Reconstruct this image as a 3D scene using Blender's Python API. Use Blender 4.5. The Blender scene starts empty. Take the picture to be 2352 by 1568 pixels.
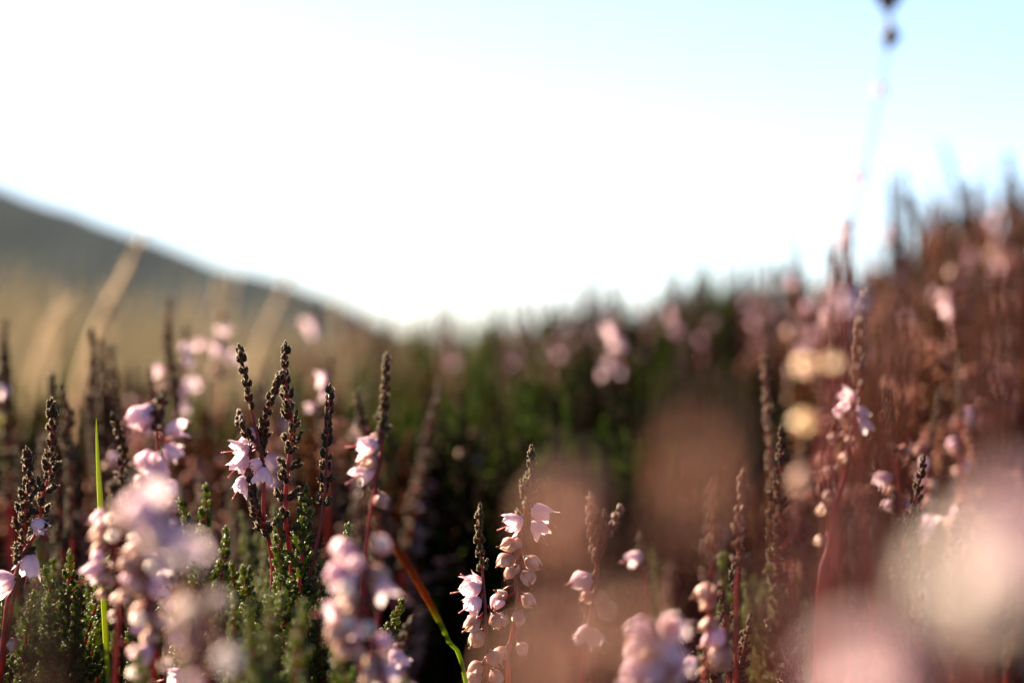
import bpy, math, random
import numpy as np
from mathutils import Vector, Matrix, Quaternion

# ------------------------------------------------------------------ camera, sky, sun, exposure
SC = bpy.context.scene
COL = SC.collection
R = math.radians
CAM_H, FOCUS = 0.16, 0.45
LENS, SENSOR = 50.0, 22.3
K = SENSOR / 2 / LENS                       # half width at one metre
cam_data = bpy.data.cameras.new("camera")
cam = bpy.data.objects.new("camera", cam_data)
COL.objects.link(cam)
cam.location = (0, 0, CAM_H)
cam.rotation_euler = (R(90), 0, 0)
cam_data.lens, cam_data.sensor_width = LENS, SENSOR
cam_data.clip_start, cam_data.clip_end = 0.004, 6000
cam_data.dof.use_dof = True
cam_data.dof.focus_distance = FOCUS
cam_data.dof.aperture_fstop = 6.8
cam_data.dof.aperture_ratio = 1.0
SC.camera = cam

SUN_EL, SUN_AZ = 33.0, -54.0                # degrees; azimuth from the view direction, minus = to the left
world = bpy.data.worlds.new("World")
SC.world = world
world.use_nodes = True
wn = world.node_tree
sky = wn.nodes.new("ShaderNodeTexSky")
sky.sky_type = 'NISHITA'
sky.sun_disc = False
sky.sun_elevation = R(SUN_EL)
sky.sun_rotation = R(SUN_AZ)
sky.air_density, sky.dust_density, sky.ozone_density = 0.6, 0.8, 2.0
bg = wn.nodes["Background"]
bg.inputs[1].default_value = 0.05
wn.links.new(sky.outputs[0], bg.inputs[0])

sun_data = bpy.data.lights.new("sun", 'SUN')
sun_data.energy, sun_data.angle, sun_data.color = 5.0, R(0.5), (1.0, 0.82, 0.60)
sun = bpy.data.objects.new("sun", sun_data)
COL.objects.link(sun)
sd = Vector((math.sin(R(SUN_AZ)) * math.cos(R(SUN_EL)), math.cos(R(SUN_AZ)) * math.cos(R(SUN_EL)), math.sin(R(SUN_EL))))
sun.rotation_euler = (-sd).to_track_quat('-Z', 'Y').to_euler()
sun.location = sd * 5
SC.view_settings.view_transform = 'Standard'
SC.view_settings.look = 'None'
SC.view_settings.exposure = 2.6
SC.view_settings.gamma = 1.0
SC.cycles.use_denoising = True
SC.cycles.max_bounces = 6
SC.cycles.transparent_max_bounces = 8
SC.cycles.sample_clamp_indirect = 6.0

rnd = random.Random(7)

def P(px, py, d):
    """photo point (2352 x 1568) at distance d in front of the camera"""
    return np.array(((px - 1176) / 1176 * K * d, d, CAM_H + (784 - py) / 1176 * K * d))

# ------------------------------------------------------------------ materials
def new_mat(name):
    m = bpy.data.materials.new(name)
    m.use_nodes = True
    nt = m.node_tree
    nt.nodes.clear()
    return m, nt, nt.nodes.new("ShaderNodeOutputMaterial")

def noise_mix(nt, c1, c2, scale, lo=0.35, hi=0.65, vec=None, detail=3):
    n = nt.nodes.new("ShaderNodeTexNoise")
    n.inputs["Scale"].default_value = scale
    n.inputs["Detail"].default_value = detail
    if vec is None:
        g = nt.nodes.new("ShaderNodeNewGeometry"); vec = g.outputs["Position"]
    nt.links.new(vec, n.inputs["Vector"])
    r = nt.nodes.new("ShaderNodeValToRGB")
    r.color_ramp.elements[0].position, r.color_ramp.elements[1].position = lo, hi
    r.color_ramp.elements[0].color, r.color_ramp.elements[1].color = (*c1, 1), (*c2, 1)
    nt.links.new(n.outputs["Fac"], r.inputs[0])
    return r.outputs[0]

def plant_mat(name, c1, c2, scale, trans=0.3, tcol=None, rough=0.55, sheen=0.0, sheen_tint=(1, .85, .7), spec=0.4, attr=False, sheen_rough=.35, lo=.35, hi=.65):
    m, nt, out = new_mat(name)
    col = noise_mix(nt, c1, c2, scale, lo, hi)
    if attr:                                  # tone given per leaf or petal at build time (age of the leaf)
        a = nt.nodes.new("ShaderNodeAttribute"); a.attribute_name = "tone"
        mx = nt.nodes.new("ShaderNodeMix"); mx.data_type = 'RGBA'
        nt.links.new(a.outputs["Fac"], mx.inputs[0])
        nt.links.new(col, mx.inputs[6]); mx.inputs[7].default_value = (*attr, 1)
        col = mx.outputs[2]
    p = nt.nodes.new("ShaderNodeBsdfPrincipled")
    nt.links.new(col, p.inputs["Base Color"])
    p.inputs["Roughness"].default_value = rough
    p.inputs["Specular IOR Level"].default_value = spec
    if sheen:
        p.inputs["Sheen Weight"].default_value = sheen
        p.inputs["Sheen Roughness"].default_value = sheen_rough
        p.inputs["Sheen Tint"].default_value = (*sheen_tint, 1)
    t = nt.nodes.new("ShaderNodeBsdfTranslucent")
    if tcol:
        t.inputs[0].default_value = (*tcol, 1)
    else:
        nt.links.new(col, t.inputs[0])
    mix = nt.nodes.new("ShaderNodeMixShader")
    mix.inputs[0].default_value = trans
    nt.links.new(p.outputs[0], mix.inputs[1]); nt.links.new(t.outputs[0], mix.inputs[2])
    nt.links.new(mix.outputs[0], out.inputs[0])
    return m

M = {}
M['stem'] = plant_mat("red_stem", (.17, .014, .012), (.08, .018, .010), 260, .30, (.50, .028, .014), .42, .0)
M['twig'] = plant_mat("brown_twig", (.03, .010, .005), (.016, .007, .003), 180, .1, None, .8, 0, spec=.05)
M['leaf'] = plant_mat("brown_green_scale_leaves", (.022, .015, .006), (.045, .017, .007), 330, .30, (.20, .085, .012), .55, .6, (1, .74, .50), .12, attr=(.018, .030, .004), sheen_rough=.3)
M['green'] = plant_mat("green_scale_leaves", (.013, .022, .002), (.026, .027, .003), 240, .50, (.33, .40, .008), .42, .14, (1, .88, .6), .25, attr=(.034, .018, .004))
M['tan'] = plant_mat("tan_scale_leaves", (.12, .046, .014), (.07, .022, .008), 260, .35, (.40, .14, .035), .55, .3)
M['rust'] = plant_mat("rusty_scale_leaves", (.10, .026, .006), (.05, .012, .005), 200, .42, (.46, .12, .02), .6, .1)
M['hairs'] = plant_mat("leaf_down", (.62, .50, .34), (.55, .42, .28), 90, .6, (.80, .62, .40), .6)
M['straw'] = plant_mat("bleached_straw", (.50, .41, .29), (.42, .33, .21), 8, .5, (.62, .50, .36), .5)
M['cream'] = plant_mat("sunlit_cream_petals", (.90, .83, .76), (.88, .74, .68), 420, .62, (.95, .88, .80), .5, attr=(.80, .58, .54))  # cream petals with the sunlit highlight put into the pale colour
M['petal'] = plant_mat("lilac_pink_petals", (.86, .66, .69), (.68, .40, .49), 650, .48, (.93, .74, .74), .5, .05, (1, .9, .95), attr=(.74, .42, .56))
M['papery'] = plant_mat("papery_faded_petals", (.80, .60, .50), (.46, .20, .15), 700, .38, (.84, .60, .46), .5, .1, (1, .9, .8), attr=(.30, .09, .07), lo=.44, hi=.62)
M['tanpaper'] = plant_mat("tan_faded_petals", (.68, .41, .30), (.60, .32, .24), 500, .65, (.80, .48, .34), .5, attr=(.26, .10, .05))
M['calyx'] = plant_mat("maroon_calyx", (.07, .012, .012), (.045, .02, .008), 500, .15, None, .5, .3)
M['pistil'] = plant_mat("rose_pistil", (.55, .08, .14), (.50, .12, .08), 300, .2, None, .4)
M['withered'] = plant_mat("withered_pistil", (.30, .09, .03), (.22, .06, .02), 300, .2, None, .5)
M['glint_bud'] = plant_mat("sun_glint_petals", (.94, .78, .58), (.90, .68, .50), 420, .72, (.98, .82, .60), .5, attr=(.80, .56, .34))  # sun glint on the round buds put into the petal colour
M['bushshade'] = plant_mat("shaded_shrub_foliage", (.003, .006, .001), (.005, .008, .001), 26, .2, (.02, .035, .003), .8, .0, (1, .9, .7), .02, attr=(.009, .004, .001))  # shade put into the colour: near-black copy of the shrub foliage
M['bushleaf'] = plant_mat("shrub_foliage", (.014, .030, .003), (.028, .032, .004), 26, .48, (.21, .31, .010), .7, .0, (1, .9, .7), .03, attr=(.028, .012, .003))
M['bushbrown'] = plant_mat("brown_shrub_foliage", (.028, .013, .004), (.044, .016, .006), 22, .44, (.33, .13, .042), .7, .0, (1, .85, .7), .03, attr=(.014, .016, .002))
M['bushbloom'] = plant_mat("faded_pink_bloom", (.46, .24, .17), (.34, .15, .09), 40, .45, (.60, .34, .23), .55, .0, spec=.1, attr=(.42, .22, .22))
M['grass_green'] = plant_mat("fresh_grass", (.18, .24, .02), (.22, .24, .03), 60, .5, (.46, .50, .06), .4)
M['grass_arch'] = plant_mat("half_dead_grass", (.20, .055, .008), (.13, .035, .008), 60, .5, None, .45, attr=(.26, .34, .02))
M['grass_dead'] = plant_mat("dead_orange_grass", (.34, .13, .03), (.24, .09, .03), 60, .4, (.5, .2, .04), .45)
M['grass_dry'] = plant_mat("dry_pale_grass", (.34, .29, .22), (.19, .165, .10), 2.2, .5, (.42, .36, .27), .5, spec=.1, attr=(.17, .18, .07))

def ground_mat(name, stops, s1, s2):
    m, nt, out = new_mat(name)
    g = nt.nodes.new("ShaderNodeNewGeometry")
    c1 = noise_mix(nt, stops[0], stops[1], s1, .38, .62, g.outputs["Position"], 8)
    c2 = noise_mix(nt, stops[2], stops[3], s2, .35, .65, g.outputs["Position"], 6)
    n = nt.nodes.new("ShaderNodeTexNoise"); n.inputs["Scale"].default_value = s1 * .37; n.inputs["Detail"].default_value = 4
    nt.links.new(g.outputs["Position"], n.inputs["Vector"])
    mx = nt.nodes.new("ShaderNodeMix"); mx.data_type = 'RGBA'
    nt.links.new(n.outputs["Fac"], mx.inputs[0]); nt.links.new(c1, mx.inputs[6]); nt.links.new(c2, mx.inputs[7])
    p = nt.nodes.new("ShaderNodeBsdfPrincipled"); p.inputs["Roughness"].default_value = .95
    p.inputs["Specular IOR Level"].default_value = .04
    nt.links.new(mx.outputs[2], p.inputs["Base Color"])
    nt.links.new(p.outputs[0], out.inputs[0])
    return m
M['ground'] = ground_mat("peat_and_moss", ((.010, .007, .004), (.016, .012, .005), (.007, .010, .003), (.018, .013, .006)), 9, 60)
M['hill'] = ground_mat("haze_blue_hillside", ((.002, .012, .020), (.016, .024, .030), (.003, .016, .015), (.012, .020, .024)), .03, .2)  # distance haze put into the hillside colour as grey-blue

# ------------------------------------------------------------------ mesh helpers
class MB:
    """collects vertices and faces, links them as one mesh object"""
    def __init__(self):
        self.v, self.f, self.t, self.n = [], [], [], 0
    def add(self, verts, faces, tone=0.0):
        verts = np.asarray(verts, float)
        self.v.append(verts)
        self.f.extend([tuple(i + self.n for i in q) for q in faces])
        self.t.append(np.broadcast_to(np.asarray(tone, float), (len(verts),)))
        self.n += len(verts)
    def mesh(self, name, mat, smooth=True):
        me = bpy.data.meshes.new(name)
        me.from_pydata(np.concatenate(self.v).tolist() if self.v else [], [], self.f)
        a = me.attributes.new("tone", 'FLOAT', 'POINT')
        if self.v: a.data.foreach_set("value", np.concatenate(self.t).astype(np.float32))
        me.polygons.foreach_set("use_smooth", [smooth] * len(me.polygons))
        me.materials.append(mat)
        me.update()
        return me
    def build(self, name, mat, parent=None, smooth=True):
        o = bpy.data.objects.new(name, self.mesh(name, mat, smooth))
        COL.objects.link(o)
        if parent is not None: o.parent = parent
        return o

def tag(o, label=None, cat=None, group=None, kind=None):
    if label: o["label"] = label
    if cat: o["category"] = cat
    if group: o["group"] = group
    if kind: o["kind"] = kind
    return o

def empty(name, loc):
    o = bpy.data.objects.new(name, None)
    o.empty_display_size = .01
    COL.objects.link(o)
    o.location = loc
    return o

def copy_tree(o, parent=None):
    c = o.copy(); COL.objects.link(c)
    if parent is not None: c.parent = parent
    for ch in o.children: copy_tree(ch, c)
    return c

def lobe(sides, rings, w=.5, blunt=.75):
    """unit scale leaf along +z, length 1, half-width w*.5, slightly boat shaped"""
    vs, fs = [(0, 0, 0)], []
    for k in range(1, rings):
        u = k / rings
        r = w * .5 * (math.sin(math.pi * u ** blunt)) ** .7
        for s in range(sides):
            a = 2 * math.pi * s / sides
            vs.append((r * math.cos(a), r * .8 * math.sin(a) + .08 * math.sin(math.pi * u), u))
    vs.append((0, 0, 1))
    for s in range(sides): fs.append((0, 1 + (s + 1) % sides, 1 + s))
    for k in range(rings - 2):
        a = 1 + k * sides
        for s in range(sides):
            fs.append((a + s, a + (s + 1) % sides, a + sides + (s + 1) % sides, a + sides + s))
    a, t = 1 + (rings - 2) * sides, len(vs) - 1
    for s in range(sides): fs.append((a + s, a + (s + 1) % sides, t))
    return np.array(vs), fs
LOBE_HI, LOBE_MID, LOBE_LO = lobe(7, 6), lobe(5, 4), lobe(3, 2)

def unit(v):
    v = np.asarray(v, float)
    return v / (np.linalg.norm(v) + 1e-12)

HAIRS, HAIR_N = None, 14
def frame(z, up=(0, 0, 1)):
    z = unit(z)
    x = np.cross(up, z)
    if np.linalg.norm(x) < 1e-3: x = np.cross((1, 0, 0), z)
    x = unit(x)
    return np.column_stack((x, np.cross(z, x), z))

def put(mb, tpl, pos, direction, length, width=1.0, spin=0.0, tone=0.0):
    f = frame(direction)
    if spin:
        c, s = math.cos(spin), math.sin(spin)
        f = f @ np.array(((c, -s, 0), (s, c, 0), (0, 0, 1)))
    v = (tpl[0] * (length * width, length * width, length)) @ f.T + pos
    mb.add(v, tpl[1], tone)
    if HAIRS is not None and tpl is LOBE_HI:
        mid = pos + f[:, 2] * length * .45
        for q in rnd.sample(range(8, len(v)), HAIR_N):
            o = unit(v[q] - mid) + np.array((rnd.gauss(0, .3), rnd.gauss(0, .3), rnd.gauss(0, .3) + .2))
            w = unit(np.cross(o, (rnd.random() - .5, rnd.random() - .5, rnd.random() - .5))) * .000032
            HAIRS.add([v[q] - w, v[q] + w, v[q] + unit(o) * rnd.uniform(.00016, .00034)], [(0, 1, 2)])

def spline(pts, n=40):
    """smooth curve through the points (Catmull-Rom), evenly resampled"""
    p = np.asarray(pts, float)
    if len(p) == 2: q = np.linspace(p[0], p[1], 30)
    else:
        e = np.vstack((2 * p[0] - p[1], p, 2 * p[-1] - p[-2])); q = []
        for i in range(1, len(e) - 2):
            a, b, c, d = e[i - 1:i + 3]
            for t in np.linspace(0, 1, 12, endpoint=False):
                q.append(.5 * (2 * b + (c - a) * t + (2 * a - 5 * b + 4 * c - d) * t * t + (3 * b - a - 3 * c + d) * t ** 3))
        q.append(p[-1]); q = np.array(q)
    s = np.concatenate(([0], np.cumsum(np.linalg.norm(np.diff(q, axis=0), axis=1))))
    return q, s

class Curve:
    def __init__(self, pts):
        self.q, self.s = spline(pts)
        self.len = self.s[-1]
    def at(self, s):
        return np.array([np.interp(s, self.s, self.q[:, k]) for k in range(3)])
    def tan(self, s):
        e = self.len * .01
        return unit(self.at(min(s + e, self.len)) - self.at(max(s - e, 0)))
    def near(self, p):
        i = int(np.argmin(np.linalg.norm(self.q - p, axis=1)))
        return self.s[i]

def tube(mb, pts, radii, sides=7, tone=0.0):
    pts = np.asarray(pts, float)
    n = len(pts)
    radii = np.broadcast_to(radii, (n,)) if np.ndim(radii) == 0 else np.asarray(radii)
    vs, fs, x0 = [], [], None
    for i in range(n):
        t = unit(pts[min(i + 1, n - 1)] - pts[max(i - 1, 0)])
        if x0 is None: x0 = frame(t)[:, 0]
        x0 = unit(x0 - t * (x0 @ t)); y0 = np.cross(t, x0)
        for s in range(sides):
            a = 2 * math.pi * s / sides
            vs.append(pts[i] + radii[i] * (math.cos(a) * x0 + math.sin(a) * y0))
    for i in range(n - 1):
        for s in range(sides):
            a, b = i * sides + s, i * sides + (s + 1) % sides
            fs.append((a, b, b + sides, a + sides))
    fs.append(tuple(range(sides))[::-1]); fs.append(tuple((n - 1) * sides + s for s in range(sides)))
    mb.add(vs, fs, tone)

# ------------------------------------------------------------------ heather building blocks
def mini_shoot(mb, tpl, pos, axis, n, leaf, rg, spread=.55, tone=0.0):
    """a stubby side shoot: n overlapping scale leaves in four ranks round a short axis"""
    f = frame(axis, (rg.uniform(-1, 1), rg.uniform(-1, 1), .3))
    for k in range(n):
        tier = k // 2
        a = (k % 2) * math.pi + (tier % 2) * math.pi / 2 + rg.uniform(-.35, .35)
        top = k >= n - 2
        d = unit(f[:, 2] + (spread * (.45 if top else 1)) * (math.cos(a) * f[:, 0] + math.sin(a) * f[:, 1]))
        put(mb, tpl, pos + f[:, 2] * tier * leaf * .42, d, leaf * rg.uniform(.85, 1.15) * (.9 if top else 1), rg.uniform(.85, 1.2), rg.uniform(0, 6), tone)
    put(mb, tpl, pos + f[:, 2] * ((n - 1) // 2) * leaf * .42, f[:, 2], leaf * .9, 1.1, 0, tone)

def leafy(mb, tpl, c, s0, s1, rg, leaf=.0019, gap0=.0010, gap1=.0046, n1=7, open_=.8, tone_fn=None, bare=0.0):
    """scale leaves along curve c (tip at s=0): tight spike at the tip, paired side shoots further down"""
    s, i = s0, 0
    a0 = rg.uniform(0, 6.28)
    full = .050 * rg.uniform(.8, 1.2)
    while s < s1:
        u = min(1, (s - s0) / full)
        p, t = c.at(s), -c.tan(s)
        f = frame(t, (0.2, 1, .1))
        for side in (0, 1):
            if rg.random() < bare: continue
            a = a0 + i * math.pi / 2 + side * math.pi + rg.uniform(-.25, .25)
            out = math.cos(a) * f[:, 0] + math.sin(a) * f[:, 1]
            n = int(round(1 + (n1 - 1) * min(1, u * 2.6) * rg.uniform(.6, 1.15)))
            tone = tone_fn(u, rg) if tone_fn else rg.uniform(0, 1)
            ax = unit(t + out * (.28 + (open_ - .28) * min(1, u * 2) * rg.uniform(.8, 1.2)))
            L = leaf * (.85 + .3 * u) * rg.uniform(.82, 1.2)
            if n <= 2: put(mb, tpl, p + out * .0003, ax, L * 1.05, 1.32, rg.uniform(0, 6), tone)
            else: mini_shoot(mb, tpl, p + out * .0004 + ax * .0003, ax, n, L, rg, .6, tone)
        s += 1.0 * (gap0 + (gap1 - gap0) * u ** .8) * rg.uniform(.7, 1.25)
        i += 1
    if s0 < .002:
        for k in range(4):
            a = k * 1.57; f = frame(-c.tan(0), (.2, 1, .1))
            put(mb, tpl, c.at(0) - f[:, 2] * .0002, unit(f[:, 2] + .16 * (math.cos(a) * f[:, 0] + math.sin(a) * f[:, 1])), leaf * .95, .9, 0, .2)
        put(mb, tpl, c.at(0) + (-c.tan(0)) * .0004, -c.tan(0), leaf, .9, 0, .2)

def bell_mesh(kind, hi=True, var=0):
    """three meshes of one heather flower, mouth along +z, base at the origin: petals, calyx, pistil"""
    mb = MB()
    nu, nv = (9, 7) if hi else (5, 4)
    if kind == 'open':   prof, L, half, lobe_w, up = ((0, .35), (.18, 1.15), (.42, 1.62), (.68, 1.62), (.85, 1.85), (1, 2.25)), 4.4, 47, .36, 1
    elif kind == 'wide': prof, L, half, lobe_w, up = ((0, .4), (.18, 1.2), (.4, 1.75), (.65, 2.15), (.85, 2.55), (1, 2.75)), 4.3, 41, .26, 1
    else:                prof, L, half, lobe_w, up = ((0, .3), (.2, 1.15), (.45, 1.62), (.7, 1.42), (.88, .85), (1, .45)), 3.9, 45, .42, 0
    pu, pr = zip(*prof)
    rg = random.Random(len(kind) + 10 * var)
    for ring, (sc, off) in enumerate(((1.0, 0), (.80, 45))):
        for k in range(4):
            vs, fs, tn = [], [], []
            phi0 = R(90 * k + off + rg.uniform(-9, 9)); lift = rg.uniform(.85, 1.15); ln = rg.uniform(.84, 1.12); t0 = rg.uniform(0, .5) + .25 * ring
            puff = rg.uniform(.9, 1.12); crease = rg.uniform(.04, .14); skew = rg.uniform(-.12, .12)
            for i in range(nu):
                u = i / (nu - 1)
                r = np.interp(u, pu, pr) * sc * puff
                if u > .5: r *= 1 + (lift - 1) * (2.2 if up else 4.0) * (u - .5)
                if not up: r *= 1 + .10 * math.sin(7 * u + k * 2 + var)
                e = 0 if u < lobe_w else (u - lobe_w) / (1.0 - lobe_w)
                hw = R(half) * (math.sqrt(max(0.0, 1 - e ** 2.2)) * .98 + .02) / max(.6, r / 1.62 if u > .5 else .6) ** .6
                for j in range(nv):
                    v = j / (nv - 1) * 2 - 1
                    rr = r * (1 + crease * (1 - abs(v)) * math.sin(math.pi * u)) + (.14 if (k % 2) else 0) * u
                    ph = phi0 + v * hw + skew * u
                    vs.append((rr * math.cos(ph), rr * math.sin(ph), (L * ln * (u - .05 * v * v * u)) * (1 if ring == 0 else .82)))
                    tn.append(min(1, t0 * .6 + (1.1 * max(0, 1 - u * (1.5 if not up else 5)) + .45 * abs(v) ** 4 + (.5 * max(0, u - .8) * 5 if not up else 0)) * (1 if not up else .5)))
            for i in range(nu - 1):
                for j in range(nv - 1):
                    a = i * nv + j
                    fs.append((a, a + 1, a + nv + 1, a + nv))
            mb.add(np.array(vs) * .001, fs, np.array(tn))
    mc = MB()
    for k in range(4):
        a = R(90 * k + 20)
        put(mc, LOBE_MID, np.array((0, 0, -.0002)), (math.cos(a) * .9, math.sin(a) * .9, 1), .0017, 1.1, 0, rg.uniform(0, 1))
    put(mc, LOBE_MID, np.array((0, 0, -.0006)), (0, 0, 1), .0016, 1.3)
    mp = MB()
    e = L * .00118 + .0006 if up else L * .00108 + .0001
    q = [(0, 0, 0), (0.0001, 0, L * .0006), (.0002, .0001, L * .00098), (.0003, .0001, e)]
    tube(mp, q, [.00016, .00015, .00014, .00014], 5)
    put(mp, LOBE_MID, np.array(q[-1]) - (0, 0, .0003), (0.1, 0, 1), .0007, 1.6)
    return mb, mc, mp

BELL = {}
for kind, shape, pm in (('open', 'open', 'petal'), ('wide', 'wide', 'petal'), ('seed', 'seed', 'papery'), ('pinkbud', 'seed', 'petal'), ('tanbell', 'seed', 'tanpaper'), ('silhouette_bud', 'seed', 'calyx'), ('cream', 'seed', 'cream'), ('glint_bud', 'seed', 'glint_bud')):  # calyx-dark bud: backlit silhouette against the sky put into the petal colour
    BELL[kind] = []
    for var in range(3):
        a, b, c = bell_mesh(shape, True, var)
        BELL[kind].append((a.mesh("flower", M[pm]), b.mesh("calyx", M['calyx']), c.mesh("pistil", M['pistil' if shape != 'seed' else 'withered'])))

def add_bell(parent, kind, pos, axis, scale=1.0, spin=0.0):
    """one flower of a sprig: the petals, with calyx and pistil under them"""
    me = BELL[kind][int(abs(spin) * 7) % 3]
    o = bpy.data.objects.new("flower" if kind in ('open', 'wide') else "faded_bell", me[0])
    COL.objects.link(o); o.parent = parent
    q = Matrix(frame(axis).tolist()).to_quaternion() @ Quaternion((0, 0, 1), spin)
    o.rotation_mode = 'QUATERNION'; o.rotation_quaternion = q
    o.location = pos; o.scale = (scale,) * 3
    for nm, m_ in (("calyx", me[1]), ("pistil", me[2])):
        c = bpy.data.objects.new(nm, m_); COL.objects.link(c); c.parent = o
    return o

def to_ground(pts, rg, d):
    """carry a sprig on below the frame down to where it roots"""
    p, q = np.array(pts[-1]), np.array(pts[-2])
    t = unit(p - q)
    base = np.array((p[0] + t[0] * .03 + rg.uniform(-.008, .008), p[1] + rg.uniform(.0, .012), 0.0))
    mid = (p + base) / 2 + np.array((t[0] * .012, 0, 0))
    return list(pts) + [mid, base]

def sprig(name, label, pts, d, leaf=None, flowers=(), auto=None, group=None, cat="heather", rad=.00048, mats=('stem', 'leaf'),
          branches=(), tpl=None, seed=0, dd=0.0, fscale=1.0):
    """one heather sprig seen in the photo. pts: photo points from the tip down; d: its distance (dd: how much farther its foot stands);
    leaf: keyword arguments of leafy(); flowers: (px, py, mouth angle in degrees, kind, scale); auto: (n, s0, s1, kinds, scale)"""
    rg = random.Random(seed or hash_seed(label))
    n = len(pts)
    w = [P(x, y, d + dd * i / max(1, n - 1)) for i, (x, y) in enumerate(pts)]
    w = [p + (np.array((rg.gauss(0, .00035), rg.gauss(0, .0006), 0)) if 0 < i < n - 1 else 0) for i, p in enumerate(w)]
    w = to_ground(w, rg, d)
    base = w[-1].copy()
    w = [p - base for p in w]
    root = empty(name, base)
    tag(root, label, cat, group)
    c = Curve(w)
    global HAIRS
    st, lf = MB(), MB()
    tpl = tpl or LOBE_HI
    HAIRS = MB() if tpl is LOBE_HI else None
    ss = np.concatenate((np.linspace(0, c.len * .6, 36), np.linspace(c.len * .6, c.len, 10)[1:]))
    tube(st, [c.at(s) for s in ss], [rad * (.45 + .55 * min(1, s / .05)) for s in ss], 8)
    if leaf: leafy(lf, tpl, c, rg=rg, **leaf)
    for br in branches:                        # (points tip..joint, leaf arguments)
        bp = [P(x, y, d + rg.uniform(-.002, .002)) - base for x, y in br[0]]
        j = c.at(c.near(bp[-1])); bp[-1] = j
        bc = Curve(bp)
        tube(st, [bc.at(s) for s in np.linspace(0, bc.len, 14)], np.linspace(rad * .45, rad * .8, 14), 6)
        leafy(lf, tpl, bc, rg=rg, **br[1])
    def hang(pos, axis, kind, sc):
        s = c.near(pos + np.array((0, 0, .0012)))
        a = c.at(s)
        m1 = (a + pos) / 2 + np.array((0, 0, .0004))
        tube(st, [a, m1, pos], [.00024, .00022, .00028], 5)
        add_bell(root, kind, pos, axis, sc, rg.uniform(0, 6))
    for px, py, ang, kind, sc in flowers:
        centre = P(px, py, d + rg.uniform(-.001, .001)) - base
        axis = unit((math.cos(R(ang)), rg.uniform(-.45, .1), math.sin(R(ang))))
        hang(centre - axis * .0020 * sc, axis, kind, sc)
    if auto:
        k, s0, s1, kinds, sc = auto
        for i in range(k):
            s = s0 + (s1 - s0) * (i + rg.uniform(.2, .8)) / k
            a = rg.uniform(0, 6.28)
            out = np.array((math.cos(a), math.sin(a), rg.uniform(-.3, .35)))
            axis = unit(out + np.array((0, 0, rg.uniform(-.7, -.1))))
            hang(c.at(s) + unit(out) * rg.uniform(.0016, .0028), axis, rg.choice(kinds), sc * rg.uniform(.85, 1.15))
    st.build("stem", M[mats[0]], root)
    if lf.n: lf.build("scale_leaves", M[mats[1]], root)
    if HAIRS is not None and HAIRS.n: HAIRS.build("leaf_down", M['hairs'], root, smooth=False)
    HAIRS = None
    return root

def hash_seed(s):
    h = 17
    for ch in s: h = (h * 131 + ord(ch)) % 1000003
    return h

# ------------------------------------------------------------------ ground, hill
def ground_height(x, y):
    return .0 + .05 * np.clip((x - .15) / .8, 0, 1) * np.clip((y - .6) / 1.0, 0, 1) + .004 * np.sin(x * 9) * np.cos(y * 7)

def sheet(name, xs, ys, fz, mat):
    mb = MB()
    X, Y = np.meshgrid(xs, ys)
    Z = fz(X, Y)
    nx, ny = len(xs), len(ys)
    fs = [(j * nx + i, j * nx + i + 1, (j + 1) * nx + i + 1, (j + 1) * nx + i) for j in range(ny - 1) for i in range(nx - 1)]
    mb.add(np.column_stack((X.ravel(), Y.ravel(), Z.ravel())), fs)
    o = mb.build(name, mat)
    tag(o, kind='structure')
    return o
def grade(a, n):
    t = np.linspace(-1, 1, n)
    return np.sign(t) * (np.exp(np.abs(t) * math.log(a / .05 + 1)) - 1) * .05
sheet("ground", grade(2500, 121), grade(2500, 121), ground_height, M['ground'])

HILL_D = 300.0
hp = [(-3000, 250), (-1400, 130), (-500, 250), (0, 411), (110, 450), (210, 485), (330, 525), (420, 562), (520, 600), (640, 622), (740, 660), (850, 720), (980, 800), (1200, 850), (1700, 870)]
hx = [(a - 1176) / 1176 * K * HILL_D for a, b in hp]
hz = [CAM_H + (784 - b) / 1176 * K * HILL_D for a, b in hp]
def hill_height(X, Y):
    ridge = np.interp(X, hx, hz) + .25 * np.sin(X * .9) * np.sin(X * .37 + 1)
    prof = np.exp(-((Y - HILL_D) / np.where(Y < HILL_D, 75, 120)) ** 2)
    bump = .5 * np.sin(X * .13 + Y * .07) + .35 * np.sin(X * .31 - Y * .19) + .2 * np.sin(X * .7 + Y * .5)
    return np.maximum(ridge, 0) * prof + bump * .35 * prof * np.clip((HILL_D - Y) / 20, 0, 1) - .6
sheet("hill", np.linspace(-240, 40, 150), np.linspace(90, 560, 95), hill_height, M['hill'])

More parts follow.
